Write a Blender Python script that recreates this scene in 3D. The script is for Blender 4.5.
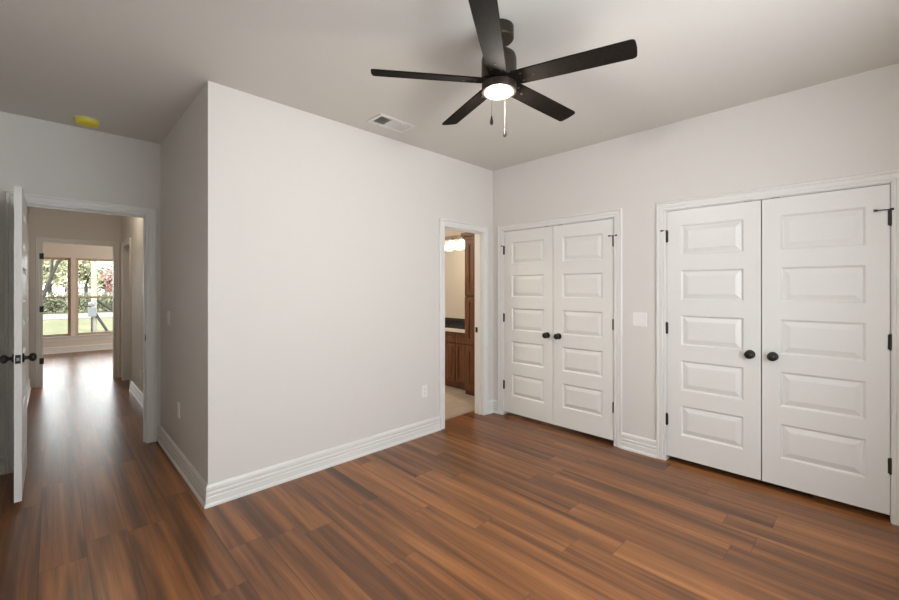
import bpy, bmesh, math, random
from mathutils import Vector, Matrix

for o in list(bpy.data.objects):
    bpy.data.objects.remove(o, do_unlink=True)
scene = bpy.context.scene
COL = scene.collection
random.seed(7)
R = math.radians

# ------------------------------------------------------------------ camera
EYE = 1.41
FPX = 406.0
YAW = math.radians(45.603)
cam_data = bpy.data.cameras.new('camera')
cam = bpy.data.objects.new('camera', cam_data)
COL.objects.link(cam)
cam.location = (0, 0, EYE)
cam.rotation_euler = (R(90), 0, YAW - R(90))
cam_data.sensor_width = 36.0
cam_data.lens = 36.0 * FPX / 899.0
cam_data.shift_y = -(300 - 288.7) / 899.0
cam_data.clip_start = 0.02
cam_data.clip_end = 400
scene.camera = cam

# ------------------------------------------------------------------ exposure, world, sun, window light
vs = scene.view_settings
scene.display_settings.display_device = 'sRGB'
vs.view_transform = 'Standard'
vs.look = 'None'
vs.exposure = -0.10
vs.gamma = 1.0
vs.use_curve_mapping = False
scene.cycles.use_denoising = True
scene.cycles.max_bounces = 14
scene.cycles.diffuse_bounces = 8
scene.cycles.sample_clamp_indirect = 6.0

world = bpy.data.worlds.new('world')
scene.world = world
world.use_nodes = True
bg = world.node_tree.nodes['Background']
bg.inputs['Color'].default_value = (0.94, 0.97, 1.0, 1)
bg.inputs['Strength'].default_value = 7.8


def light(name, kind, loc, energy, color, rot=(0, 0, 0), size=None, size_y=None, radius=None, angle=None):
    d = bpy.data.lights.new(name, kind)
    d.energy = energy
    d.color = color
    if kind == 'AREA':
        d.shape = 'RECTANGLE'
        d.size = size
        d.size_y = size_y
    if radius is not None:
        d.shadow_soft_size = radius
    if angle is not None:
        d.angle = angle
    o = bpy.data.objects.new(name, d)
    COL.objects.link(o)
    o.location = loc
    o.rotation_euler = rot
    return o


sun = light('sun', 'SUN', (0, 0, 20), 5.0, (1.0, 0.94, 0.84), angle=R(1.0))
sun.rotation_euler = Vector((0.9, 0.03, -1.0)).to_track_quat('-Z', 'Y').to_euler()
# daylight entering by the bedroom window (behind and to the right of the camera)
light('window_daylight', 'AREA', (1.40, -0.72, 1.40), 31, (0.80, 0.92, 1.0), rot=(R(90), 0, 0), size=2.0, size_y=1.6)
# unseen fill added to brighten the far room, and the hall's own ceiling lamp
light('far_room_fill', 'AREA', (3.30, 10.4, 1.45), 85, (1.0, 0.96, 0.90), rot=(0, R(90), 0), size=1.7, size_y=1.8)
light('hall_lamp', 'POINT', (0.37, 6.3, 2.6), 12, (1.0, 0.87, 0.70), radius=0.12)

# ------------------------------------------------------------------ materials


class NT:
    def __init__(self, name):
        self.m = bpy.data.materials.new(name)
        self.m.use_nodes = True
        self.t = self.m.node_tree
        self.b = self.t.nodes['Principled BSDF']

    def n(self, typ, **kw):
        nd = self.t.nodes.new(typ)
        for k, v in kw.items():
            setattr(nd, k, v)
        return nd

    def l(self, a, b):
        self.t.links.new(a, b)

    def math(self, op, a, b=None, c=None):
        nd = self.n('ShaderNodeMath', operation=op)
        for i, x in enumerate((a, b, c)):
            if x is None:
                continue
            if isinstance(x, (int, float)):
                nd.inputs[i].default_value = x
            else:
                self.l(x, nd.inputs[i])
        return nd.outputs[0]

    def mix(self, fac, a, b, blend='MIX'):
        nd = self.n('ShaderNodeMix', data_type='RGBA', blend_type=blend)
        for s, x in ((nd.inputs[0], fac), (nd.inputs[6], a), (nd.inputs[7], b)):
            if isinstance(x, (int, float)):
                s.default_value = x
            elif isinstance(x, tuple):
                s.default_value = (*x, 1) if len(x) == 3 else x
            else:
                self.l(x, s)
        return nd.outputs[2]

    def ramp(self, fac, stops, interp='LINEAR'):
        nd = self.n('ShaderNodeValToRGB')
        cr = nd.color_ramp
        cr.interpolation = interp
        while len(cr.elements) < len(stops):
            cr.elements.new(0.5)
        for e, (p, c) in zip(cr.elements, stops):
            e.position = p
            e.color = (*c, 1) if len(c) == 3 else c
        self.l(fac, nd.inputs[0])
        return nd.outputs[0]

    def coord(self, which='Object'):
        return self.n('ShaderNodeTexCoord').outputs[which]

    def noise(self, vec, scale, detail=3, rough=0.5, dist=0.0):
        nd = self.n('ShaderNodeTexNoise')
        nd.inputs['Scale'].default_value = scale
        nd.inputs['Detail'].default_value = detail
        nd.inputs['Roughness'].default_value = rough
        nd.inputs['Distortion'].default_value = dist
        if vec is not None:
            self.l(vec, nd.inputs['Vector'])
        return nd.outputs['Fac']

    def mapping(self, vec, scale):
        nd = self.n('ShaderNodeMapping')
        nd.inputs['Scale'].default_value = scale
        self.l(vec, nd.inputs['Vector'])
        return nd.outputs[0]

    def bump(self, h, strength, dist=0.01):
        nd = self.n('ShaderNodeBump')
        nd.inputs['Strength'].default_value = strength
        nd.inputs['Distance'].default_value = dist
        self.l(h, nd.inputs['Height'])
        self.l(nd.outputs[0], self.b.inputs['Normal'])

    def set(self, color=None, rough=None, metal=None, spec=None):
        for k, v in (('Base Color', color), ('Roughness', rough), ('Metallic', metal), ('Specular IOR Level', spec)):
            if v is None:
                continue
            if isinstance(v, (int, float)):
                self.b.inputs[k].default_value = v
            elif isinstance(v, tuple):
                self.b.inputs[k].default_value = (*v, 1)
            else:
                self.l(v, self.b.inputs[k])
        return self.m


def paint(name, c, rough=0.6, bump=0.06, scale=260, var=0.03):
    t = NT(name)
    co = t.coord()
    f = t.noise(co, 1.3, 2)
    d = tuple(x * (1 - var) for x in c)
    t.set(t.mix(f, c, d), rough)
    t.bump(t.noise(co, scale, 2), bump, 0.002)
    return t.m


def wood(name, c0, c1, c2, scale=(14, 14, 1.2), rough=0.42):
    t = NT(name)
    co = t.coord()
    g = t.noise(t.mapping(co, scale), 3.0, 6, 0.6, 0.6)
    fine = t.noise(t.mapping(co, tuple(s * 9 for s in scale[:2]) + (scale[2] * 3,)), 3.0, 3)
    c = t.ramp(g, [(0.3, c0), (0.5, c1), (0.72, c2)])
    c = t.mix(t.math('MULTIPLY', fine, 0.35), c, c0)
    t.set(c, rough)
    t.bump(fine, 0.08, 0.002)
    return t.m


def plain(name, c, rough=0.5, metal=0.0, var=0.12, scale=30):
    t = NT(name)
    f = t.noise(t.coord(), scale, 3)
    t.set(t.mix(f, c, tuple(x * (1 - var) for x in c)), rough, metal)
    return t.m


def emit(name, c, s, base=(0.9, 0.9, 0.9)):
    t = NT(name)
    t.set(base, 0.4)
    f = t.noise(t.coord(), 20, 2)
    t.l(t.mix(f, c, tuple(x * 0.97 for x in c)), t.b.inputs['Emission Color'])
    t.b.inputs['Emission Strength'].default_value = s
    return t.m


def plank_floor():
    t = NT('vinyl_plank')
    W, L, X0 = 0.181, 1.22, 1.22
    sp = t.n('ShaderNodeSeparateXYZ')
    t.l(t.coord(), sp.inputs[0])
    x, y = sp.outputs[0], sp.outputs[1]
    u = t.math('DIVIDE', t.math('SUBTRACT', x, X0), W)
    row = t.math('FLOOR', u)
    fx = t.math('SUBTRACT', u, row)
    wn = t.n('ShaderNodeTexWhiteNoise', noise_dimensions='1D')
    t.l(row, wn.inputs['W'])
    off = t.math('MULTIPLY', wn.outputs['Value'], L)
    for rr, yy in ((-1, 2.25), (0, 1.69), (3, 1.60), (5, 0.935), (1, 2.30), (2, 1.98), (4, 2.35)):
        is_r = t.math('COMPARE', row, float(rr), 0.1)
        want = (-yy) % L
        off = t.math('ADD', t.math('MULTIPLY', off, t.math('SUBTRACT', 1.0, is_r)), t.math('MULTIPLY', is_r, want))
    v = t.math('DIVIDE', t.math('ADD', y, off), L)
    col = t.math('FLOOR', v)
    fy = t.math('SUBTRACT', v, col)
    cx = t.n('ShaderNodeCombineXYZ')
    t.l(row, cx.inputs[0])
    t.l(col, cx.inputs[1])
    w2 = t.n('ShaderNodeTexWhiteNoise', noise_dimensions='2D')
    t.l(cx.outputs[0], w2.inputs['Vector'])
    rnd = w2.outputs['Value']

    def gco(sx, sy, sr):
        c = t.n('ShaderNodeCombineXYZ')
        t.l(t.math('MULTIPLY', x, sx), c.inputs[0])
        t.l(t.math('MULTIPLY', y, sy), c.inputs[1])
        t.l(t.math('MULTIPLY', rnd, sr), c.inputs[2])
        return c.outputs[0]
    broad = t.noise(gco(12, 0.6, 40), 1.0, 2, 0.5, 0.5)
    grain = t.noise(gco(48, 1.1, 90), 1.0, 4, 0.6, 0.25)
    fine = t.noise(gco(230, 5, 60), 1.0, 3, 0.6, 0.3)
    tone = t.math('ADD', t.math('MULTIPLY', broad, 0.72),
                  t.math('ADD', t.math('MULTIPLY', grain, 0.34), t.math('MULTIPLY', t.math('SUBTRACT', rnd, 0.5), 0.13)))
    c = t.ramp(tone, [(0.31, (0.082, 0.034, 0.016)), (0.45, (0.165, 0.065, 0.024)),
                      (0.58, (0.310, 0.120, 0.039)), (0.77, (0.540, 0.225, 0.075))])
    c = t.mix(t.math('MULTIPLY', fine, 0.55), c, (0.045, 0.022, 0.013))
    ex = t.math('MULTIPLY', t.math('MINIMUM', fx, t.math('SUBTRACT', 1.0, fx)), W)
    ey = t.math('MULTIPLY', t.math('MINIMUM', fy, t.math('SUBTRACT', 1.0, fy)), L)
    seam = t.math('LESS_THAN', t.math('MINIMUM', ex, ey), 0.0014)
    c = t.mix(t.math('MULTIPLY', seam, 0.65), c, (0.03, 0.016, 0.011))
    rg = t.math('ADD', 0.24, t.math('MULTIPLY', fine, 0.12))
    t.set(c, rg, 0.0, 0.42)
    h = t.math('SUBTRACT', t.math('MULTIPLY', fine, 0.3), t.math('MULTIPLY', seam, 1.0))
    t.bump(h, 0.13, 0.0012)
    return t.m


def tile_floor():
    t = NT('bath_tile')
    br = t.n('ShaderNodeTexBrick')
    t.l(t.mapping(t.coord(), (1, 1, 1)), br.inputs['Vector'])
    br.inputs['Scale'].default_value = 1.0
    br.inputs['Brick Width'].default_value = 0.9
    br.inputs['Row Height'].default_value = 0.2
    br.inputs['Mortar Size'].default_value = 0.003
    br.inputs['Color1'].default_value = (0.30, 0.25, 0.20, 1)
    br.inputs['Color2'].default_value = (0.40, 0.33, 0.27, 1)
    br.inputs['Mortar'].default_value = (0.22, 0.19, 0.16, 1)
    g = t.noise(t.mapping(t.coord(), (3, 40, 3)), 1.5, 4)
    t.set(t.mix(t.math('MULTIPLY', g, 0.4), br.outputs[0], (0.2, 0.16, 0.13)), 0.4)
    return t.m


def glass_mat():
    m = bpy.data.materials.new('pane_glass')
    m.use_nodes = True
    nt = m.node_tree
    nt.nodes.clear()
    out = nt.nodes.new('ShaderNodeOutputMaterial')
    mx = nt.nodes.new('ShaderNodeMixShader')
    tr = nt.nodes.new('ShaderNodeBsdfTransparent')
    gl = nt.nodes.new('ShaderNodeBsdfGlossy')
    fr = nt.nodes.new('ShaderNodeFresnel')
    fr.inputs['IOR'].default_value = 1.35
    gl.inputs['Roughness'].default_value = 0.02
    tr.inputs['Color'].default_value = (0.96, 0.97, 0.96, 1)
    nt.links.new(fr.outputs[0], mx.inputs[0])
    nt.links.new(tr.outputs[0], mx.inputs[1])
    nt.links.new(gl.outputs[0], mx.inputs[2])
    nt.links.new(mx.outputs[0], out.inputs[0])
    return m


M = {
    'wall': paint('wall_paint', (0.66, 0.637, 0.605), 0.62),
    'ceil': paint('ceiling_paint', (0.63, 0.605, 0.565), 0.75, 0.12, 180),
    'bathwall': paint('bath_paint', (0.66, 0.60, 0.52), 0.6),
    'trim': paint('trim_enamel', (0.705, 0.70, 0.675), 0.34, 0.02, 120, 0.015),
    'door': paint('door_enamel', (0.720, 0.715, 0.69), 0.36, 0.03, 160, 0.015),
    'plastic': plain('white_plastic', (0.80, 0.78, 0.76), 0.35, 0, 0.02),
    'slot': plain('slot_dark', (0.10, 0.09, 0.085), 0.5),
    'floor': plank_floor(),
    'tile': tile_floor(),
    'bronze': plain('black_bronze', (0.030, 0.027, 0.025), 0.36, 0.6),
    'fanbody': plain('fan_bronze', (0.040, 0.029, 0.021), 0.42, 0.5),
    'blade': wood('blade_wood', (0.009, 0.007, 0.005), (0.013, 0.010, 0.008), (0.018, 0.014, 0.011), (20, 20, 20), 0.8),
    'screw': plain('screw_steel', (0.35, 0.32, 0.28), 0.3, 0.9),
    'chain': plain('chain_brass', (0.09, 0.062, 0.04), 0.5, 0.0),
    'fob': wood('fob_wood', (0.008, 0.006, 0.004), (0.014, 0.009, 0.006), (0.02, 0.013, 0.008)),
    'glow': emit('fan_glow', (1.0, 0.86, 0.68), 9.0),
    'bathglow': emit('vanity_glow', (1.0, 0.85, 0.66), 4.0),
    'yellow': plain('yellow_cover', (0.78, 0.66, 0.05), 0.4, 0, 0.15, 25),
    'creamring': plain('cream_plastic', (0.68, 0.64, 0.46), 0.4),
    'duct': plain('duct_dark', (0.09, 0.09, 0.085), 0.7),
    'ventmetal': plain('vent_enamel', (0.70, 0.69, 0.66), 0.4, 0, 0.03),
    'cab': wood('stained_alder', (0.045, 0.016, 0.007), (0.120, 0.042, 0.016), (0.21, 0.085, 0.034)),
    'granite': plain('black_granite', (0.010, 0.010, 0.012), 0.12, 0, 0.6, 160),
    'edge': plain('edge_reflection', (0.62, 0.57, 0.50), 0.3, 0, 0.2, 80),  # pale colour stands for light reflected off the polished counter edge
    'mirror': plain('mirror_silver', (0.86, 0.86, 0.84), 0.02, 1.0, 0.01),
    'nickel': plain('brushed_nickel', (0.45, 0.41, 0.36), 0.35, 0.9),
    'tan': plain('tan_window_frame', (0.52, 0.40, 0.30), 0.45, 0, 0.08, 12),
    'glass': glass_mat(),
    'grass': None, 'road': plain('pale_gravel', (0.15, 0.145, 0.135), 0.9, 0, 0.2, 2),
    'bark': plain('bark', (0.045, 0.037, 0.030), 0.9, 0, 0.5, 8),
    'leafy': plain('leaf_yellow', (0.44, 0.43, 0.27), 0.6, 0, 0.3, 3),
    'leafg': plain('leaf_green', (0.19, 0.20, 0.12), 0.6, 0, 0.4, 3),
    'leafr': plain('leaf_rust', (0.40, 0.22, 0.18), 0.6, 0, 0.4, 3),
    'polewood': plain('weathered_pole', (0.30, 0.27, 0.23), 0.8, 0, 0.25, 4),
    'boxgrey': plain('meter_grey', (0.15, 0.16, 0.17), 0.4, 0, 0.08),
    'whitewall': plain('white_siding', (0.55, 0.55, 0.54), 0.6, 0, 0.05, 2),
    'roofred': plain('rust_roof', (0.42, 0.20, 0.12), 0.7, 0, 0.2, 3),
}
_g = NT('grass_lawn')
_n = _g.noise(_g.coord(), 1.1, 5, 0.65)
_g.set(_g.ramp(_n, [(0.3, (0.042, 0.050, 0.009)), (0.52, (0.072, 0.072, 0.018)), (0.72, (0.115, 0.098, 0.054))]), 0.9)
M['grass'] = _g.m
M['blade'].node_tree.nodes['Principled BSDF'].inputs['Specular IOR Level'].default_value = 0.06

# ------------------------------------------------------------------ mesh helpers


def box(bm, x0, x1, y0, y1, z0, z1, bevel=0.0):
    vs_ = [bm.verts.new((x, y, z)) for x in (x0, x1) for y in (y0, y1) for z in (z0, z1)]
    f = [(0, 1, 3, 2), (4, 6, 7, 5), (0, 4, 5, 1), (2, 3, 7, 6), (0, 2, 6, 4), (1, 5, 7, 3)]
    fs = [bm.faces.new([vs_[i] for i in q]) for q in f]
    if bevel:
        es = list({e for q in fs for e in q.edges})
        bmesh.ops.bevel(bm, geom=es, offset=bevel, segments=2, profile=0.5, affect='EDGES')


def tube(bm, p0, p1, r0, r1=None, seg=12, caps=True):
    r1 = r0 if r1 is None else r1
    p0, p1 = Vector(p0), Vector(p1)
    d = (p1 - p0).normalized()
    a = d.orthogonal().normalized()
    b = d.cross(a)
    A = [bm.verts.new(p0 + (a * math.cos(t) + b * math.sin(t)) * r0) for t in [2 * math.pi * i / seg for i in range(seg)]]
    B = [bm.verts.new(p1 + (a * math.cos(t) + b * math.sin(t)) * r1) for t in [2 * math.pi * i / seg for i in range(seg)]]
    for i in range(seg):
        j = (i + 1) % seg
        bm.faces.new((A[i], A[j], B[j], B[i]))
    if caps:
        bm.faces.new(A[::-1])
        bm.faces.new(B)


def lathe(bm, prof, mat=None, seg=32):
    """prof: (radius, height) from bottom to top, turned round local Z, then moved by mat."""
    mat = mat or Matrix()
    rings = []
    for r, z in prof:
        if r < 1e-6:
            rings.append([bm.verts.new(mat @ Vector((0, 0, z)))])
        else:
            rings.append([bm.verts.new(mat @ Vector((r * math.cos(2 * math.pi * i / seg), r * math.sin(2 * math.pi * i / seg), z))) for i in range(seg)])
    for a, b in zip(rings, rings[1:]):
        for i in range(seg):
            j = (i + 1) % seg
            if len(a) == 1 and len(b) == 1:
                continue
            if len(a) == 1:
                bm.faces.new((a[0], b[j], b[i]))
            elif len(b) == 1:
                bm.faces.new((a[i], a[j], b[0]))
            else:
                bm.faces.new((a[i], a[j], b[j], b[i]))
    if len(rings[0]) > 1:
        bm.faces.new(rings[0][::-1])
    if len(rings[-1]) > 1:
        bm.faces.new(rings[-1])


def obj(name, bm, mat, parent=None, smooth=False, loc=None):
    bmesh.ops.recalc_face_normals(bm, faces=bm.faces)
    me = bpy.data.meshes.new(name)
    bm.to_mesh(me)
    bm.free()
    me.materials.append(M[mat] if isinstance(mat, str) else mat)
    if smooth:
        for p in me.polygons:
            p.use_smooth = True
        try:
            me.set_sharp_from_angle(angle=R(38))
        except Exception:
            pass
    o = bpy.data.objects.new(name, me)
    COL.objects.link(o)
    if parent:
        o.parent = parent
    if loc:
        o.location = loc
    return o


def tag(o, label, cat, group=None, kind=None):
    o['label'] = label
    o['category'] = cat
    if group:
        o['group'] = group
    if kind:
        o['kind'] = kind
    return o


def empty(name, loc=(0, 0, 0), rz=0.0):
    o = bpy.data.objects.new(name, None)
    o.empty_display_size = 0.1
    COL.objects.link(o)
    o.location = loc
    o.rotation_euler = (0, 0, rz)
    return o


def copy_tree(o, parent=None):
    c = o.copy()
    COL.objects.link(c)
    c.parent = parent
    for ch in [x for x in bpy.data.objects if x.parent == o]:
        copy_tree(ch, c)
    return c


def struct(name, bm, mat, label, cat):
    return tag(obj(name, bm, mat), label, cat, kind='structure')


CEIL = 2.758
T = 0.12
XC, YB, XS, YA = 3.611, 2.974, 0.722, 4.587
XL, YD = -0.42, -0.52      # left wall, wall behind the camera
HXL, HXR, HY = -0.235, 0.787, 8.27
FRX0, FRX1, FRY = -1.6, 3.4, 12.3
BXR, BXL, BYB = 4.56, 2.2, 5.4
H0 = 2.046                   # door opening height

# ------------------------------------------------------------------ setting: floor, ceiling, walls
bm = bmesh.new()
box(bm, -1.8, 3.73, YD - T, 3.15, -0.1, 0)
box(bm, -1.8, 0.842, 3.15, HY, -0.1, 0)
box(bm, 0.842, 1.0, 5.6, HY, -0.1, 0)
box(bm, -1.8, 3.6, HY, FRY + T, -0.1, 0)
struct('floor', bm, 'floor', 'brown wood-look plank floor running from the bedroom into the hall', 'floor')
bm = bmesh.new()
box(bm, 0.842, 4.75, 3.15, 5.6, -0.1, -0.002)
struct('floor_bathroom', bm, 'tile', 'greyish beige tile floor seen through the narrow bathroom doorway', 'floor')
bm = bmesh.new()
box(bm, 3.73, 4.45, YD - T, 3.09, -0.1, 0)
struct('floor_closet', bm, 'floor', 'dark strip of floor under the closet doors', 'floor')
bm = bmesh.new()
box(bm, -1.8, 4.8, YD - T, FRY + T, CEIL, CEIL + 0.15)
struct('ceiling', bm, 'ceil', 'flat beige grey ceiling above the room', 'ceiling')


def wall_y(bm, x0, x1, y, holes=(), t=T, top=CEIL):
    """wall along X whose room face is y, thick towards +y; holes (hx0, hx1, hz0, hz1)"""
    hs = sorted(holes)
    cur = x0
    for a, b, z0, z1 in hs:
        box(bm, cur, a, y, y + t, 0, top)
        if z0 > 0:
            box(bm, a, b, y, y + t, 0, z0)
        box(bm, a, b, y, y + t, z1, top)
        cur = b
    box(bm, cur, x1, y, y + t, 0, top)


def wall_x(bm, y0, y1, x, holes=(), t=T, top=CEIL):
    hs = sorted(holes)
    cur = y0
    for a, b, z0, z1 in hs:
        box(bm, x, x + t, cur, a, 0, top)
        if z0 > 0:
            box(bm, x, x + t, a, b, 0, z0)
        box(bm, x, x + t, a, b, z1, top)
        cur = b
    box(bm, x, x + t, cur, y1, 0, top)


J = 0.018
BATH = (2.842, 3.430)
HALL = (-0.180, 0.613)
CL1 = (1.576, 2.818)
CL2 = (-0.112, 1.136)
FAR = (-0.094, 0.692)
SIDE = (7.19, 7.95)

bm = bmesh.new()
wall_y(bm, XS, XC + T, YB, [(BATH[0] - J, BATH[1] + J, 0, 2.036 + J)])
struct('wall_back', bm, 'wall', 'long pale grey wall jutting into the room with the bathroom doorway', 'wall')
bm = bmesh.new()
wall_x(bm, YB + T, YA, XS)
struct('wall_alcove', bm, 'wall', 'short shaded side wall between the jutting corner and the hall doorway', 'wall')
bm = bmesh.new()
wall_y(bm, XL - T, XS + T, YA, [(HALL[0] - J, HALL[1] + J, 0, 2.075 + J)])
struct('wall_hall', bm, 'wall', 'bluish grey wall at left around the hall doorway', 'wall')
bm = bmesh.new()
wall_x(bm, YD, YB, XC, [(CL1[0] - J, CL1[1] + J, 0, H0 + J), (CL2[0] - J, CL2[1] + J, 0, H0 + J)])
struct('wall_right', bm, 'wall', 'pale grey wall holding the two pairs of closet doors', 'wall')
bm = bmesh.new()
wall_x(bm, YD, YA, XL - T)
struct('wall_left', bm, 'wall', 'wall behind the open hall door', 'wall')
WIN3 = (0.40, 2.40, 0.62, 2.18)
bm = bmesh.new()
wall_y(bm, XL - T, XC + T, YD - T, [WIN3])
struct('wall_front', bm, 'wall', 'wall behind the viewer with the bedroom window', 'wall')
bm = bmesh.new()
wall_x(bm, YD - T, YB + T, 4.33)
wall_y(bm, XC + T, 4.33, YD - T)
struct('wall_closet', bm, 'wall', 'back of the closets behind the white doors', 'wall')
# hall
bm = bmesh.new()
wall_x(bm, YA + T, HY, HXR, [(SIDE[0] - J, SIDE[1] + J, 0, H0 + J)])
struct('wall_hall_right', bm, 'wall', 'right wall of the hall beyond the open door', 'wall')
bm = bmesh.new()
box(bm, HXR + T, HXR + T + 0.05, 7.0, HY, 0, CEIL)  # slab added to stop outdoor light leaking in around the side door
struct('wall_light_block', bm, 'wall', 'unseen slab added behind the hall side door to block outdoor light', 'wall')
bm = bmesh.new()
wall_x(bm, YA + T, HY, HXL - T)
struct('wall_hall_left', bm, 'wall', 'left wall of the hall hidden by the open door', 'wall')
bm = bmesh.new()
wall_y(bm, FRX0, FRX1, HY, [(FAR[0] - J, FAR[1] + J, 0, 2.08 + J)])
struct('wall_hall_end', bm, 'wall', 'end wall of the hall around the far doorway', 'wall')
# far room
WA = (-0.75, 0.300, 0.365, 2.095)
WB = (0.375, 1.425, 0.365, 2.095)
bm = bmesh.new()
wall_y(bm, FRX0, FRX1, FRY, [WA, WB])
struct('wall_far', bm, 'bathwall', 'beige window wall of the far room down the hall', 'wall')
bm = bmesh.new()
wall_x(bm, HY + T, FRY, FRX0 - T)
struct('wall_far_left', bm, 'bathwall', 'left wall of the far room', 'wall')
bm = bmesh.new()
wall_x(bm, HY + T, FRY, FRX1)
struct('wall_far_right', bm, 'bathwall', 'right wall of the far room', 'wall')
# bathroom
bm = bmesh.new()
wall_x(bm, YB + T, BYB, BXR)
struct('wall_bath_right', bm, 'bathwall', 'warm beige bathroom wall behind the vanity', 'wall')
bm = bmesh.new()
wall_y(bm, BXL - T, BXR + T, BYB)
struct('wall_bath_back', bm, 'bathwall', 'beige rear wall of the bathroom', 'wall')
bm = bmesh.new()
wall_x(bm, YB + T, BYB, BXL - T)
struct('wall_bath_left', bm, 'bathwall', 'beige left wall of the bathroom', 'wall')

# ------------------------------------------------------------------ door casings (frame: x to the right, front faces -y, z up)
CAS = [(0.005, 0), (0.005, 0.011), (0.010, 0.0135), (0.020, 0.0135), (0.0225, 0.0105), (0.026, 0.0105), (0.029, 0.0145),
       (0.050, 0.0155), (0.0525, 0.0125), (0.056, 0.0125), (0.060, 0.019), (0.070, 0.021), (0.076, 0.017), (0.076, 0)]


def casing(bm, w, h, y=0.0, sgn=-1):
    rings = []
    for px, pz in ((0, 0), (0, 1), (1, 1), (1, 0)):
        ring = []
        for a, b in CAS:
            X = -a if px == 0 else w + a
            Z = 0 if pz == 0 else h + a
            ring.append(bm.verts.new((X, y + sgn * b, Z)))
        rings.append(ring)
    n = len(CAS)
    for A, B in zip(rings, rings[1:]):
        for i in range(n):
            j = (i + 1) % n
            bm.faces.new((A[i], A[j], B[j], B[i]))
    bm.faces.new(rings[0])
    bm.faces.new(rings[-1])


def doorway(name, w, h, loc, rz, label, both=False, stop=None):
    root = bmesh.new()
    casing(root, w, h)
    if both:
        casing(root, w, h, T, 1)
    t = obj(name, root, 'trim')
    t.location = loc
    t.rotation_euler = (0, 0, rz)
    tag(t, label, 'door frame', kind='structure')
    b = bmesh.new()
    box(b, -J, 0, 0.0, T, 0, h + J)
    box(b, w, w + J, 0.0, T, 0, h + J)
    box(b, 0, w, 0.0, T, h, h + J)
    if stop is not None:
        box(b, 0, 0.011, stop, stop + 0.03, 0, h)
        box(b, w - 0.011, w, stop, stop + 0.03, 0, h)
        box(b, 0.011, w - 0.011, stop, stop + 0.03, h - 0.011, h)
    obj('jamb', b, 'trim', t)
    return t


def strike(parent, x, y, z, side):
    b = bmesh.new()
    box(b, min(x, x - side * 0.002), max(x, x - side * 0.002), y - 0.016, y + 0.016, z - 0.03, z + 0.03)
    box(b, min(x, x - side * 0.006), max(x, x - side * 0.006), y - 0.022, y - 0.014, z - 0.016, z + 0.016)
    obj('strike_plate', b, 'bronze', parent)


RC = R(-90)
tb = doorway('trim_1', BATH[1] - BATH[0], 2.036, (BATH[0], YB, 0), 0, 'white casing of the narrow bathroom doorway', stop=0.034)
strike(tb, BATH[1] - BATH[0], 0.092, 0.945, 1)
th = doorway('trim_2', HALL[1] - HALL[0], 2.075, (HALL[0], YA, 0), 0, 'grey-white casing of the hall doorway at left', both=True, stop=0.045)
strike(th, HALL[1] - HALL[0], 0.022, 0.96, 1)
doorway('trim_3', CL1[1] - CL1[0], H0, (XC, CL1[1], 0), RC, 'white casing around the closet nearer the bathroom')
doorway('trim_4', CL2[1] - CL2[0], H0, (XC, CL2[1], 0), RC, 'white casing around the large closet at far right')
tf = doorway('trim_5', FAR[1] - FAR[0], 2.08, (FAR[0], HY, 0), 0, 'casing of the far room doorway at the end of the hall')
for z in (1.876, 1.116, 0.371):
    b = bmesh.new()
    box(b, -0.034, 0.004, -0.020, 0.0, z - 0.042, z + 0.042)
    tube(b, (0.004, -0.016, z - 0.046), (0.004, -0.016, z + 0.046), 0.007)
    obj('hinge', b, 'bronze', tf)
doorway('trim_6', SIDE[1] - SIDE[0], H0, (HXR, SIDE[1], 0), RC, 'casing of the side door on the hall right wall')

# ------------------------------------------------------------------ baseboards
BASE = [(0, 0), (0.026, 0), (0.026, 0.012), (0.021, 0.020), (0.0165, 0.023), (0.0165, 0.060), (0.013, 0.064), (0.013, 0.070), (0.016, 0.074),
        (0.016, 0.088), (0.012, 0.093), (0.012, 0.100), (0.0145, 0.104), (0.0145, 0.124), (0.010, 0.134), (0.005, 0.140), (0, 0.140)]


def baseboards(pts, names, labels, side=1, mat='trim'):
    """pts run along the wall faces; profile lies on the left (side=1) or the right (-1) of the run."""
    P = [Vector(p) for p in pts]
    nor = []
    for a, b in zip(P, P[1:]):
        d = (b - a).normalized()
        nor.append(Vector((-d.y, d.x)) * side)
    for i, (name, label) in enumerate(zip(names, labels)):
        b_ = bmesh.new()
        rings = []
        for k in (i, i + 1):
            if k == 0 or k == len(P) - 1:
                mv = nor[min(i, len(nor) - 1)]
            else:
                n1, n2 = nor[k - 1], nor[k]
                mv = (n1 + n2) / (1 + n1.dot(n2))
            rings.append([b_.verts.new((P[k].x + mv.x * o, P[k].y + mv.y * o, z)) for o, z in BASE])
        n = len(BASE)
        for q in range(n):
            r_ = (q + 1) % n
            b_.faces.new((rings[0][q], rings[0][r_], rings[1][r_], rings[1][q]))
        b_.faces.new(rings[0])
        b_.faces.new(rings[1])
        struct(name, b_, mat, label, 'baseboard')


baseboards([(XS, YA - 0.0), (XS, YB), (BATH[0] - 0.076, YB)], ['baseboard_alcove', 'baseboard_back'],
           ['stepped white baseboard along the shaded side wall', 'stepped white baseboard along the long jutting wall'], side=-1)
baseboards([(BATH[1] + 0.076, YB), (XC, YB), (XC, CL1[1] + 0.076)], ['baseboard_corner', 'baseboard_corner_right'],
           ['short baseboard between bathroom casing and the corner', 'stub of baseboard between the corner and closet casing'], side=-1)
baseboards([(XC, CL1[0] - 0.076), (XC, CL2[1] + 0.076)], ['baseboard_right'], ['short stepped baseboard between the two closets'], side=-1)
baseboards([(XC, CL2[0] - 0.076), (XC, YD), (XL, YD), (XL, YA), (HALL[0] - 0.076, YA)],
           ['baseboard_right_end', 'baseboard_front', 'baseboard_left', 'baseboard_hall_door'],
           ['baseboard beyond the large closet', 'baseboard behind the viewer', 'baseboard behind the open door', 'bit of baseboard beside the hall doorway behind the open door'], side=-1)
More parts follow.
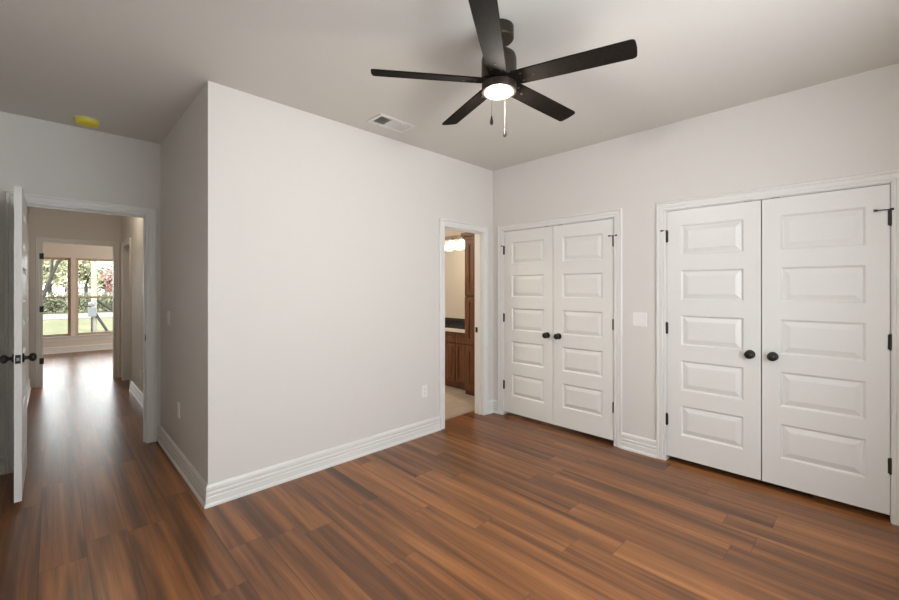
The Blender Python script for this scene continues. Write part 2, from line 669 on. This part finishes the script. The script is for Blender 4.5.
baseboards([(HXR, SIDE[0] - 0.076), (HXR, YA + T)], ['baseboard_hall_right'], ['white baseboard along the right wall of the hall'], side=-1)
baseboards([(HXL, YA + T), (HXL, HY)], ['baseboard_hall_left'], ['baseboard along the left wall of the hall'], side=-1)
baseboards([(FRX0, FRY), (FRX1, FRY)], ['baseboard_far'], ['baseboard beneath the far room windows'], side=-1)

# ------------------------------------------------------------------ doors
PANELS = [(0.188 + 0.362 * k, 0.188 + 0.362 * k + 0.242) for k in range(5)]


def panel_face(bm, w, h, y, s, cols, rows):
    """five-panel moulded face at depth y; s=+1 sinks towards +y (front face), -1 towards -y (rear)"""
    xs = [0, cols[0], cols[1], w]
    zs = [0] + [v for r in rows for v in r] + [h]
    V = {}

    def v(x, z, d=0.0):
        k = (round(x, 5), round(z, 5), round(d, 5))
        if k not in V:
            V[k] = bm.verts.new((x, y + s * d, z))
        return V[k]
    for i in range(3):
        for j in range(len(zs) - 1):
            x0, x1, z0, z1 = xs[i], xs[i + 1], zs[j], zs[j + 1]
            if i == 1 and (z0, z1) in rows:
                steps = [(0, 0), (0.006, 0.004), (0.012, 0.013), (0.018, 0.013), (0.050, 0.002)]
                prev = None
                for ins, dep in steps:
                    q = [v(x0 + ins, z0 + ins, dep), v(x1 - ins, z0 + ins, dep), v(x1 - ins, z1 - ins, dep), v(x0 + ins, z1 - ins, dep)]
                    if prev:
                        for a in range(4):
                            b2 = (a + 1) % 4
                            bm.faces.new((prev[a], prev[b2], q[b2], q[a]))
                    prev = q
                bm.faces.new(prev)
            else:
                bm.faces.new((v(x0, z0), v(x1, z0), v(x1, z1), v(x0, z1)))
    return xs, zs


def door_leaf_mesh(w, h, t=0.035, stile=0.101):
    bm = bmesh.new()
    cols = (stile, w - stile)
    panel_face(bm, w, h, 0.0, 1, cols, PANELS)
    panel_face(bm, w, h, t, -1, cols, PANELS)
    c = [bm.verts.new(p) for p in ((0, 0, 0), (w, 0, 0), (w, t, 0), (0, t, 0), (0, 0, h), (w, 0, h), (w, t, h), (0, t, h))]
    for q in ((0, 1, 2, 3), (4, 7, 6, 5), (0, 3, 7, 4), (1, 5, 6, 2)):
        bm.faces.new([c[i] for i in q])
    bmesh.ops.remove_doubles(bm, verts=bm.verts, dist=0.00005)
    return bm


def knob_mesh(front=-1, y=0.0):
    """closet knob whose axis leaves the face at y towards front"""
    b = bmesh.new()
    m = Matrix.Translation((0, y, 0)) @ Matrix.Rotation(R(90) if front < 0 else R(-90), 4, 'X')
    lathe(b, [(0.031, 0), (0.031, 0.004), (0.027, 0.009), (0.013, 0.012), (0.011, 0.026), (0.016, 0.031), (0.024, 0.036),
              (0.0285, 0.045), (0.0285, 0.052), (0.024, 0.060), (0.014, 0.065), (0, 0.0665)], m, 28)
    return b


def closet_leaf(name, w, h, loc, hinge_left, label, arms=(0.03, 0.03)):
    root = obj(name, door_leaf_mesh(w, h), 'door')
    root.location = loc
    root.rotation_euler = (0, 0, RC)
    tag(root, label, 'door', kind='structure')
    hx = -0.002 if hinge_left else w + 0.002
    kx = w - 0.062 if hinge_left else 0.062
    k = obj('door_knob', knob_mesh(), 'bronze', root, smooth=True, loc=(kx, 0, 0.893))
    for z in (0.298, 1.045, 1.795):
        b = bmesh.new()
        tube(b, (hx, -0.006, z - 0.045), (hx, -0.006, z + 0.045), 0.0085)
        tube(b, (hx, -0.006, z + 0.045), (hx, -0.006, z + 0.051), 0.0045)
        tube(b, (hx, -0.006, z - 0.051), (hx, -0.006, z - 0.045), 0.0045)
        box(b, hx - 0.011, hx + 0.011, -0.004, 0.004, z - 0.045, z + 0.045)
        hg = obj('hinge', b, 'bronze', root, smooth=True)
        if z > 1.5:
            b = bmesh.new()
            s = 1 if hinge_left else -1
            lathe(b, [(0.010, 0), (0.010, 0.004)], Matrix.Translation((hx, -0.006, z + 0.047)), 16)
            for sg, ln in ((-s, arms[0]), (s, arms[1])):
                if ln:
                    tube(b, (hx, -0.008, z + 0.049), (hx + sg * ln, -0.018, z + 0.049), 0.0032)
                    tube(b, (hx + sg * (ln - 0.008), -0.017, z + 0.049), (hx + sg * (ln + 0.008), -0.019, z + 0.049), 0.0068)
            obj('hinge_stop', b, 'bronze', hg, smooth=True)
    b = bmesh.new()
    cx0 = w - 0.10 if hinge_left else 0.05
    box(b, cx0, cx0 + 0.05, 0.002, 0.028, h, h + 0.006)
    obj('ball_catch', b, 'bronze', root)
    return root


DZ, DH = 0.043, 1.999
for i, (cl, who) in enumerate(((CL1, 'closet nearer the bathroom'), (CL2, 'big closet at far right'))):
    w = (cl[1] - cl[0] - 0.0125) / 2
    closet_leaf('door_%d' % (2 * i + 1), w, DH, (XC + 0.002, cl[1] - 0.003, DZ), True,
                'left white five-panel leaf of the %s' % who, ((0.020, 0), (0.034, 0))[i])
    closet_leaf('door_%d' % (2 * i + 2), w, DH, (XC + 0.002, cl[0] + 0.003 + w, DZ), False,
                'right white five-panel leaf of the %s' % who, ((0.030, 0.034), (0.006, 0.062))[i])

# open hall door, seen along its edge; the leaf lies along Y
LW = 0.765
root = obj('door_5', door_leaf_mesh(LW, 2.025), 'door')
root.location = (-0.1735, 4.562, 0.042)
root.rotation_euler = (0, 0, R(-90))
tag(root, 'white door standing open edge-on with black knobs on both faces', 'door', kind='structure')
for front, y in ((-1, 0.0), (1, 0.035)):
    obj('door_knob', knob_mesh(front, y), 'bronze', root, smooth=True, loc=(LW - 0.062, 0, 0.915))
b = bmesh.new()
box(b, LW, LW + 0.0015, 0.005, 0.030, 0.915 - 0.028, 0.915 + 0.028)
lp = obj('latch_plate', b, 'bronze', root)
b = bmesh.new()
box(b, LW + 0.0015, LW + 0.011, 0.011, 0.024, 0.915 - 0.009, 0.915 + 0.009)
obj('latch_bolt', b, 'screw', lp)
for z in (0.25, 1.0, 1.78):
    b = bmesh.new()
    tube(b, (-0.004, -0.006, z - 0.045), (-0.004, -0.006, z + 0.045), 0.0065)
    obj('hinge', b, 'bronze', root, smooth=True)
# closed side door in the hall
root = obj('door_6', door_leaf_mesh(SIDE[1] - SIDE[0] - 0.006, 2.03), 'door')
root.location = (HXR + 0.07, SIDE[1] - 0.003, 0.012)
root.rotation_euler = (0, 0, RC)
tag(root, 'side door set back in the hall right wall', 'door', kind='structure')

# ------------------------------------------------------------------ windows


def window(name, x0, x1, z0, z1, y, label, mat='tan'):
    """single-hung window filling the hole; room face at y, outside towards +y"""
    b = bmesh.new()
    f = 0.028
    yo = y + 0.055
    box(b, x0, x0 + f, yo, y + T, z0, z1)
    box(b, x1 - f, x1, yo, y + T, z0, z1)
    box(b, x0 + f, x1 - f, yo, y + T, z0, z0 + f)
    box(b, x0 + f, x1 - f, yo, y + T, z1 - f, z1)
    root = tag(obj(name, b, mat), label, 'window', kind='structure')
    zm = (z0 + z1) / 2 - 0.03
    for nm, a, c, yy in (('upper_sash', zm, z1 - f, yo + 0.038), ('lower_sash', z0 + f, zm + 0.035, yo + 0.008)):
        b = bmesh.new()
        s = 0.022
        box(b, x0 + f, x0 + f + s, yy, yy + 0.025, a, c)
        box(b, x1 - f - s, x1 - f, yy, yy + 0.025, a, c)
        box(b, x0 + f + s, x1 - f - s, yy, yy + 0.025, a, a + s)
        box(b, x0 + f + s, x1 - f - s, yy, yy + 0.025, c - s, c)
        sa = obj(nm, b, mat, root)
        b = bmesh.new()
        box(b, x0 + f + s, x1 - f - s, yy + 0.010, yy + 0.014, a + s, c - s)
        obj('pane', b, 'glass', sa)
    return root


window('window_1', *WA, FRY, 'left of the two tall tan windows in the far room')
window('window_2', *WB, FRY, 'right of the two tall tan windows in the far room')
b = bmesh.new()
box(b, WA[0] - 0.12, WB[1] + 0.12, FRY - 0.045, FRY + 0.05, WA[2] - 0.022, WA[2], 0.004)
box(b, WA[0] - 0.09, WB[1] + 0.09, FRY - 0.016, FRY, WA[2] - 0.095, WA[2] - 0.022)
struct('trim_7', b, 'trim', 'sill and apron below the far room windows', 'window sill')
b = bmesh.new()
f = 0.05
x0, x1, z0, z1 = WIN3
for q in ((x0, x0 + f, z0, z1), (x1 - f, x1, z0, z1), (x0 + f, x1 - f, z0, z0 + f), (x0 + f, x1 - f, z1 - f, z1),
          ((x0 + x1) / 2 - 0.04, (x0 + x1) / 2 + 0.04, z0 + f, z1 - f)):
    box(b, q[0], q[1], YD - 0.10, YD - 0.05, q[2], q[3])
struct('window_3', b, 'tan', 'bedroom window behind the viewer', 'window')

# ------------------------------------------------------------------ ceiling fan
FX, FY = 1.652, 1.322
ZB = EYE + 1.065
fan = tag(empty('ceiling_fan', (FX, FY, CEIL)), 'dark bronze five-blade ceiling fan with a lit round lamp', 'ceiling fan')


def zz(z):
    return z - CEIL


b = bmesh.new()
lathe(b, [(0.072, zz(2.696)), (0.0765, zz(2.701)), (0.0765, zz(CEIL - 0.001))], seg=40)
obj('canopy', b, 'fanbody', fan, True)
b = bmesh.new()
tube(b, (0, 0, zz(2.62)), (0, 0, zz(2.70)), 0.0135, seg=20)
obj('downrod', b, 'fanbody', fan, True)
b = bmesh.new()
lathe(b, [(0.088, zz(2.486)), (0.090, zz(2.494)), (0.090, zz(2.592)), (0.085, zz(2.612)), (0.070, zz(2.624)), (0.026, zz(2.629)), (0.022, zz(2.648))], seg=48)
obj('motor_housing', b, 'fanbody', fan, True)
b = bmesh.new()
lathe(b, [(0.077, zz(2.424)), (0.087, zz(2.424)), (0.089, zz(2.428)), (0.089, zz(2.464)), (0.082, zz(2.468))], seg=48)
obj('light_housing', b, 'fanbody', fan, True)
b = bmesh.new()
lathe(b, [(0, zz(2.413)), (0.03, zz(2.4135)), (0.059, zz(2.416)), (0.072, zz(2.421)), (0.0755, zz(2.426)), (0.0755, zz(2.429))], seg=40)
obj('lamp_diffuser', b, 'glow', fan, True)
RB = 0.650


def blade_mesh():
    b_ = bmesh.new()
    pts = [(0.060, -0.044), (0.12, -0.049), (0.35, -0.053), (RB - 0.018, -0.055), (RB - 0.005, -0.051), (RB, -0.040),
           (RB + 0.003, 0.0), (RB, 0.040), (RB - 0.005, 0.051), (RB - 0.018, 0.055), (0.35, 0.053), (0.12, 0.049), (0.060, 0.044)]
    lo = [b_.verts.new((x, y, -0.004)) for x, y in pts]
    hi = [b_.verts.new((x, y, 0.004)) for x, y in pts]
    b_.faces.new(lo[::-1])
    b_.faces.new(hi)
    for i in range(len(pts)):
        j = (i + 1) % len(pts)
        b_.faces.new((lo[i], lo[j], hi[j], hi[i]))
    return b_


blade0 = obj('blade', blade_mesh(), 'blade', fan)
for x, y in ((0.125, -0.026), (0.125, 0.026), (0.185, 0.0)):
    b = bmesh.new()
    lathe(b, [(0, -0.0078), (0.0045, -0.0072), (0.0065, -0.0045)], Matrix.Translation((x, y, 0)), 14)
    obj('screw', b, 'fanbody', blade0, True)
screws = [x for x in bpy.data.objects if x.parent == blade0]
for k in range(5):
    a = R(-30.35 + 72 * k) + YAW - R(90)
    if k == 0:
        bl = blade0
    else:
        bl = blade0.copy()
        COL.objects.link(bl)
        for sc in screws:
            s_ = sc.copy()
            COL.objects.link(s_)
            s_.parent = bl
    bl.parent = fan
    bl.location = (0, 0, zz(ZB + 0.006))
    # the fan hangs a little out of level
    bl.rotation_euler = (Matrix.Rotation(0.034, 3, 'X') @ Matrix.Rotation(a, 3, 'Z') @ Matrix.Rotation(R(-13.0), 3, 'X')).to_euler()


def cam_off(r, f):
    """offset from the fan axis given in the (right, forward) directions of a 45 degree view"""
    return (f * math.cos(YAW) + r * math.sin(YAW), f * math.sin(YAW) - r * math.cos(YAW))


for (dr, df, zt, zbm) in ((-0.046, -0.084, 2.455, 2.222), (0.043, 0.092, 2.445, 2.228)):
    x, y = cam_off(dr, df)
    b = bmesh.new()
    tube(b, (x, y, zz(zt)), (x, y, zz(zbm + 0.045)), 0.0009, seg=8)
    for i in range(40):
        z = zbm + 0.048 + (zt - zbm - 0.05) * i / 39
        lathe(b, [(0, -0.0017), (0.0015, -0.0008), (0.0015, 0.0008), (0, 0.0017)], Matrix.Translation((x, y, zz(z))), 6)
    ch = obj('pull_chain', b, 'chain', fan, True)
    b = bmesh.new()
    lathe(b, [(0, 0), (0.006, 0.002), (0.0088, 0.010), (0.0085, 0.020), (0.005, 0.036), (0.0028, 0.046), (0, 0.048)], Matrix.Translation((x, y, zz(zbm))), 16)
    obj('pull_fob', b, 'fob', ch, True)
light('fan_lamp', 'POINT', (FX, FY, 2.398), 37, (1.0, 0.95, 0.88), radius=0.045)

# ------------------------------------------------------------------ smoke detector and air vent
b = bmesh.new()
lathe(b, [(0.074, -0.010), (0.078, -0.006), (0.078, 0)], seg=36)
sd = obj('smoke_detector', b, 'creamring', None, True, loc=(0.200, 4.335, CEIL))
tag(sd, 'round smoke detector under a yellow dust cover on the ceiling', 'smoke detector')
b = bmesh.new()
lathe(b, [(0, -0.050), (0.040, -0.049), (0.064, -0.043), (0.073, -0.033), (0.077, -0.014), (0.077, -0.010)], seg=36)
obj('dust_cover', b, 'yellow', sd, True)

vx0, vx1, vy0, vy1 = 1.803, 2.150, 2.596, 2.784
vent = tag(empty('air_vent', ((vx0 + vx1) / 2, (vy0 + vy1) / 2, CEIL)), 'white louvred air vent on the ceiling beside the jutting wall', 'air vent')
b = bmesh.new()
hx, hy, fw = (vx1 - vx0) / 2, (vy1 - vy0) / 2, 0.027
for q in ((-hx, hx, -hy, -hy + fw), (-hx, hx, hy - fw, hy), (-hx, -hx + fw, -hy + fw, hy - fw), (hx - fw, hx, -hy + fw, hy - fw)):
    box(b, q[0], q[1], q[2], q[3], -0.009, 0)
obj('frame', b, 'ventmetal', vent)
b = bmesh.new()
box(b, -hx + fw, hx - fw, -hy + fw, hy - fw, -0.0015, 0)
obj('duct_opening', b, 'duct', vent)
ix0, ix1 = -hx + fw, hx - fw
sec = [(ix0, ix0 + 0.105, -1), (ix0 + 0.113, ix0 + 0.205, 1), (ix0 + 0.213, ix1, 1)]
for xa in (ix0 + 0.105, ix0 + 0.205):
    b = bmesh.new()
    box(b, xa, xa + 0.008, -hy + fw, hy - fw, -0.009, -0.0015)
    obj('divider', b, 'ventmetal', vent)
for xa, xb, s in sec:
    b = bmesh.new()
    n = max(4, int((xb - xa) / 0.013))
    for i in range(n):
        c = xa + (xb - xa) * (i + 0.5) / n
        m = Matrix.Translation((c, 0, -0.006)) @ Matrix.Rotation(R(48) * s, 4, 'Y')
        vs_ = [m @ Vector((u, v, w)) for u in (-0.0058, 0.0058) for v in (-hy + fw, hy - fw) for w in (-0.0005, 0.0005)]
        bv = [b.verts.new(p) for p in vs_]
        for q in [(0, 1, 3, 2), (4, 6, 7, 5), (0, 4, 5, 1), (2, 3, 7, 6), (0, 2, 6, 4), (1, 5, 7, 3)]:
            b.faces.new([bv[i_] for i_ in q])
    obj('louvre_panel', b, 'ventmetal', vent)

# ------------------------------------------------------------------ switches and outlets (frame: front faces -y)


def plate(b, w, h, d=0.006):
    v0 = [(-w / 2, -h / 2), (w / 2, -h / 2), (w / 2, h / 2), (-w / 2, h / 2)]
    A = [b.verts.new((x, 0, z)) for x, z in v0]
    k = 0.004
    Bv = [b.verts.new((x - math.copysign(k * 0.4, x), -d * 0.6, z - math.copysign(k * 0.4, z))) for x, z in v0]
    Cv = [b.verts.new((x - math.copysign(k, x), -d, z - math.copysign(k, z))) for x, z in v0]
    for P_, Q_ in ((A, Bv), (Bv, Cv)):
        for i in range(4):
            j = (i + 1) % 4
            b.faces.new((P_[i], P_[j], Q_[j], Q_[i]))
    b.faces.new(Cv)
    b.faces.new(A[::-1])


def switch(name, loc, rz, gangs, label):
    w = 0.072 + 0.046 * (gangs - 1)
    b_ = bmesh.new()
    plate(b_, w, 0.118)
    o = obj(name, b_, 'plastic')
    o.location = loc
    o.rotation_euler = (0, 0, rz)
    tag(o, label, 'light switch')
    for g in range(gangs):
        x = (g - (gangs - 1) / 2) * 0.046
        b_ = bmesh.new()
        up = 1 if g % 2 == 0 else -1
        box(b_, x - 0.005, x + 0.005, -0.0068, -0.006, -0.012, 0.012)
        tube(b_, (x, -0.006, 0), (x, -0.017, 0.008 * up), 0.0045, 0.0032, 8)
        obj('toggle', b_, 'plastic', o)
        for z in (-0.030, 0.030):
            b_ = bmesh.new()
            tube(b_, (x, -0.0058, z), (x, -0.0068, z), 0.003, seg=10)
            obj('screw', b_, 'ventmetal', o)
    return o


def outlet(name, loc, rz, label):
    b_ = bmesh.new()
    plate(b_, 0.072, 0.118)
    o = obj(name, b_, 'plastic')
    o.location = loc
    o.rotation_euler = (0, 0, rz)
    tag(o, label, 'power outlet')
    for z in (-0.020, 0.020):
        b_ = bmesh.new()
        lathe(b_, [(0.017, 0), (0.0165, 0.0015)], Matrix.Translation((0, -0.006, z)) @ Matrix.Rotation(R(90), 4, 'X'), 24)
        s = obj('socket', b_, 'plastic', o)
        b_ = bmesh.new()
        for x in (-0.0065, 0.0065):
            box(b_, x - 0.0012, x + 0.0012, -0.0079, -0.0075, z - 0.002, z + 0.007)
        tube(b_, (0, -0.0075, z - 0.009), (0, -0.0079, z - 0.009), 0.0026, seg=10)
        obj('slots', b_, 'slot', s)
    return o


switch('light_switch', (XC, 1.348, 1.145), RC, 2, 'white two-toggle switch plate on the wall between the two closets')
# the alcove wall faces -X: a front facing -y turned by -90 degrees looks along -X
switch('light_switch', (XS, 4.199, 1.157), RC, 1, 'single white switch on the shaded side wall near the hall doorway')
outlet('power_outlet', (XS, 3.813, 0.445), RC, 'white outlet low on the shaded side wall')
outlet('power_outlet', (2.574, YB, 0.42), 0, 'white outlet low on the long wall left of the bathroom doorway')
outlet('power_outlet', (HXR, 6.26, 0.345), RC, 'outlet low on the right wall inside the hall')

# ------------------------------------------------------------------ bathroom


def shaker(b, y0, y1, z0, z1, x, fr=0.048):
    """framed cabinet front facing -X whose face lies at x"""
    t = 0.02
    box(b, x, x + t, y0, y0 + fr, z0, z1)
    box(b, x, x + t, y1 - fr, y1, z0, z1)
    box(b, x, x + t, y0 + fr, y1 - fr, z0, z0 + fr)
    box(b, x, x + t, y0 + fr, y1 - fr, z1 - fr, z1)
    box(b, x + 0.009, x + t, y0 + fr, y1 - fr, z0 + fr, z1 - fr)
    if y1 - y0 > 0.2:
        box(b, x + 0.003, x + 0.012, y0 + fr + 0.022, y1 - fr - 0.022, z0 + fr + 0.022, z1 - fr - 0.022)


def small_knob(name, parent, x, y, z):
    b_ = bmesh.new()
    lathe(b_, [(0.006, 0), (0.006, 0.012), (0.014, 0.018), (0.015, 0.024), (0.009, 0.029), (0, 0.030)],
          Matrix.Translation((x, y, z)) @ Matrix.Rotation(R(-90), 4, 'Y'), 16)
    obj(name, b_, 'bronze', parent, True)


LX = 3.940
lin = bmesh.new()
box(lin, LX + 0.02, BXR - 0.002, 3.262, 3.737, 0.0, 2.10)
lin_o = tag(obj('linen_cabinet', lin, 'cab'), 'tall brown linen cabinet seen at right inside the bathroom doorway', 'cabinet')
for z0, z1 in ((0.06, 0.66), (0.675, 1.30), (1.315, 2.06)):
    b = bmesh.new()
    shaker(b, 3.267, 3.732, z0, z1, LX, 0.075)
    d = obj('door', b, 'cab', lin_o)
    small_knob('knob', d, LX, 3.30, (z0 + z1) / 2)
b = bmesh.new()
box(b, LX - 0.01, BXR - 0.002, 3.257, 3.750, 2.06, 2.105)
box(b, LX - 0.035, BXR - 0.002, 3.257, 3.775, 2.105, 2.15)
obj('crown', b, 'cab', lin_o)

VX = 4.03
v = bmesh.new()
box(v, VX + 0.02, BXR - 0.002, 3.742, 5.25, 0.10, 0.80)
box(v, VX + 0.08, BXR - 0.002, 3.742, 5.25, 0.0, 0.10)
van = tag(obj('vanity_cabinet', v, 'cab'), 'brown stained vanity cabinet under the black counter in the bathroom', 'cabinet')
for i, (a, c) in enumerate(((3.75, 3.995), (4.012, 4.26), (4.275, 4.60), (4.615, 5.0), (5.015, 5.24))):
    b = bmesh.new()
    shaker(b, a, c, 0.655, 0.785, VX, 0.032)
    d = obj('drawer', b, 'cab', van)
    b = bmesh.new()
    shaker(b, a, c, 0.125, 0.64, VX, 0.045)
    d = obj('door', b, 'cab', van)
b = bmesh.new()
box(b, VX - 0.02, BXR - 0.002, 3.742, 5.26, 0.802, 0.852)
ct = tag(obj('countertop', b, 'granite'), 'glossy black vanity countertop with reflected light painted pale on its front edge', 'countertop')
b = bmesh.new()
box(b, BXR - 0.024, BXR - 0.002, 3.742, 5.26, 0.852, 0.945)
obj('backsplash', b, 'granite', ct)
b = bmesh.new()
box(b, VX - 0.034, VX - 0.02, 3.742, 5.26, 0.806, 0.854, 0.004)
ef = obj('front_edge', b, 'edge', ct)
ef['label'] = 'front edge with reflected light painted pale'
b = bmesh.new()
box(b, BXR - 0.008, BXR - 0.002, 3.78, 5.22, 0.945, 2.02)
tag(obj('wall_mirror', b, 'mirror'), 'wide frameless mirror above the bathroom vanity', 'mirror')
vl = tag(empty('vanity_light', (BXR, 4.42, 2.19)), 'glowing vanity light bar with frosted shades above the bathroom mirror', 'wall lamp')
b = bmesh.new()
box(b, -0.022, -0.002, -0.46, 0.46, 0.0, 0.06, 0.004)
obj('back_bar', b, 'nickel', vl)
for k in range(4):
    y = -0.355 + 0.228 * k
    b = bmesh.new()
    tube(b, (-0.02, y, 0.03), (-0.085, y, 0.03), 0.008)
    lathe(b, [(0.032, -0.03), (0.032, 0.0), (0.016, 0.012), (0.010, 0.035)], Matrix.Translation((-0.085, y, 0)), 20)
    so = obj('arm', b, 'nickel', vl, True)
    b = bmesh.new()
    lathe(b, [(0.062, -0.16), (0.060, -0.12), (0.050, -0.06), (0.034, -0.028)], Matrix.Translation((-0.085, y, 0)), 24)
    obj('shade', b, 'bathglow', vl, True)
vlamp = light('vanity_lamp', 'AREA', (BXR - 0.2, 4.42, 2.02), 10, (1.0, 0.83, 0.62), rot=(0, 0, 0), size=0.15, size_y=0.9)
vlamp.data.spread = R(80)
light('bathroom_fill', 'AREA', (2.65, 4.55, CEIL - 0.03), 46, (1.0, 0.88, 0.72), rot=(0, 0, 0), size=0.3, size_y=0.3)  # unseen fill added to brighten the bathroom, no fixture here

# ------------------------------------------------------------------ outside the far windows
GZ = -0.40
b = bmesh.new()
box(b, -60, 90, FRY + T + 0.02, 120, GZ - 0.2, GZ)
struct('ground', b, 'grass', 'yellowish lawn outside the far windows', 'lawn')


def at(px, py, z):
    r = (px - 449.5) / FPX
    u = (288.7 - py) / FPX
    d = (z - EYE) / u
    return Vector(((math.cos(YAW) + r * math.sin(YAW)) * d, (math.sin(YAW) - r * math.cos(YAW)) * d, z))


def at_y(px, py, y):
    r = (px - 449.5) / FPX
    u = (288.7 - py) / FPX
    d = y / (math.sin(YAW) - r * math.cos(YAW))
    return Vector(((math.cos(YAW) + r * math.sin(YAW)) * d, y, EYE + u * d))


b = bmesh.new()
box(b, -40, 60, 33.0, 39.5, GZ, GZ + 0.03)
struct('road', b, 'road', 'pale gravel road crossing beyond the lawn', 'road')


def foliage(b, c, rx, ry, rz, n, size, rnd):
    for _ in range(n):
        d = Vector((rnd.gauss(0, 1), rnd.gauss(0, 1), rnd.gauss(0, 1))).normalized()
        q = rnd.random() ** 0.45
        p = Vector((c[0] + d.x * rx * q, c[1] + d.y * ry * q, c[2] + d.z * rz * q))
        s = size * rnd.uniform(0.6, 1.3)
        a = Vector((rnd.gauss(0, 1), rnd.gauss(0, 1), rnd.gauss(0, 1))).normalized()
        o = a.orthogonal().normalized()
        o2 = a.cross(o)
        vv = [b.verts.new(p + o * s), b.verts.new(p + o2 * s * 0.55), b.verts.new(p - o * s), b.verts.new(p - o2 * s * 0.55)]
        b.faces.new(vv)


def tree(x, y, h, cr, mat, label, seed, lean=0.0, n=900, group=None):
    rnd = random.Random(seed)
    t_ = tag(empty('tree', (x, y, GZ)), label, 'tree', group)
    b_ = bmesh.new()
    top = Vector((lean, 0, h * 0.62))
    tube(b_, (0, 0, -0.05), top, 0.17, 0.09, 8)
    for k in range(6):
        a = k * 1.05 + rnd.random()
        p = top * rnd.uniform(0.55, 0.98)
        tube(b_, p, p + Vector((math.cos(a) * cr * 0.6, math.sin(a) * cr * 0.6, h * 0.22)), 0.06, 0.02, 6)
    obj('trunk', b_, 'bark', t_)
    b_ = bmesh.new()
    for k in range(7):
        a = rnd.random() * 6.28
        rr = cr * 0.55 * rnd.random()
        foliage(b_, (lean + math.cos(a) * rr, math.sin(a) * rr, h * rnd.uniform(0.42, 0.86)), cr * 0.55, cr * 0.55, h * 0.2, n // 7, 0.19, rnd)
    obj('crown', b_, mat, t_)
    return t_


def shrub(x, y, r, h, mat, label, seed, group=None):
    rnd = random.Random(seed)
    b_ = bmesh.new()
    foliage(b_, (0, 0, h * 0.46), r * 0.92, r, h * 0.5, 520, 0.10, rnd)
    o = obj('shrub', b_, mat)
    o.location = (x, y, GZ)
    tag(o, label, 'shrub', group)


for i, (px, yy, h, cr, mat, label, lean, n) in enumerate((
        (50, 46, 5.6, 2.0, 'leafy', 'yellow-green tree outside the left far window', 0.0, 1500),
        (64, 58, 6.2, 2.6, 'leafg', 'green tree seen behind the frame of the left far window', 0.4, 1300),
        (86, 53, 6.0, 2.0, 'leafy', 'yellow-green tree left of the pole outside the right far window', 0.0, 1300),
        (106, 66, 4.6, 4.0, 'leafg', 'green tree right of the pole outside the right far window', 0.0, 1500),
        (111, 49, 3.6, 0.7, 'leafr', 'small rust-coloured tree at right edge of the right far window', 0.0, 300))):
    p = at_y(px, 300, yy)
    tree(p.x, yy, h, cr, M[mat], label, 20 + i, lean, n)
HB = 'hedge bushes beyond the road'
for i in range(7):
    shrub(-1.6 + 1.16 * i, 41.6, 0.55, 1.65, 'leafg',
          ('low green bush of the hedge beyond the pale road'), 60 + i, HB)
for i in range(6):
    shrub(-1.02 + 1.16 * i, 42.95, 0.55, 1.75, 'leafg', 'low green bush of the hedge beyond the pale road', 80 + i, HB)
# bare leaning trunk outside the left window
p0 = at_y(44, 294, 30)
p1 = at_y(58, 262, 30)
b = bmesh.new()
d = (p1 - p0)
base = p0 - d * ((p0.z - GZ) / d.z)
tube(b, base - base, p0 - base, 0.11, 0.10, 10)
tube(b, p0 - base, p1 - base, 0.10, 0.06, 10)
tube(b, p0 - base + d * 0.5, p0 - base + d * 0.5 + Vector((0.1, 0.2, 2.2)), 0.07, 0.04, 8)
tube(b, p1 - base, p1 - base + d * 0.5 + Vector((0.5, 0, 0.3)), 0.09, 0.04, 8)
lt = obj('leaning_trunk', b, 'bark')
lt.location = base
tag(lt, 'grey bare tree trunk leaning outside the left far window', 'tree trunk')
# long white building beyond
c0 = at_y(83, 298, 76)
c1 = at_y(118, 298, 76)
bl = tag(empty('building', ((c0.x + c1.x) / 2, 76, GZ)), 'long low white building behind the trees in the right far window', 'building')
b = bmesh.new()
hw = (c1.x - c0.x) / 2 + 1
box(b, -hw, hw, 0, 5, 0, 2.0)
obj('wall', b, 'whitewall', bl)
b = bmesh.new()
box(b, -hw - 0.3, hw + 0.3, -0.4, 5.4, 2.0, 2.2)
obj('roof', b, 'whitewall', bl)
# utility pole
pp = at(94, 331.5, GZ)
up = tag(empty('utility_pole', pp), 'pale wooden power pole with a meter box outside the right far window', 'utility pole')
b = bmesh.new()
tube(b, (0, 0, -0.2), (0, 0, 4.6), 0.10, 0.085, 12)
obj('post', b, 'polewood', up, True)
S2 = pp.y
b = bmesh.new()
box(b, -0.20, 0.07, -0.22, -0.10, 0.64, 1.02, 0.01)
mb = obj('meter_box', b, 'boxgrey', up)
b = bmesh.new()
lathe(b, [(0.10, 0), (0.10, 0.06), (0.07, 0.10), (0, 0.11)], Matrix.Translation((-0.10, -0.20, 1.16)) @ Matrix.Rotation(R(90), 4, 'X'), 20)
obj('meter', b, 'boxgrey', up, True)
b = bmesh.new()
tube(b, (-0.08, -0.16, 0.0), (-0.08, -0.16, 0.62), 0.03, seg=8)
obj('conduit', b, 'bark', up)
for nm, e in (('brace', (0.42, -0.1, 0.0, 0.05, -0.09, 0.75)), ('brace', (1.55, 0.3, 0.0, 0.08, 0.05, 1.35))):
    b = bmesh.new()
    tube(b, e[:3], e[3:], 0.05, seg=8)
    obj(nm, b, 'bark', up)
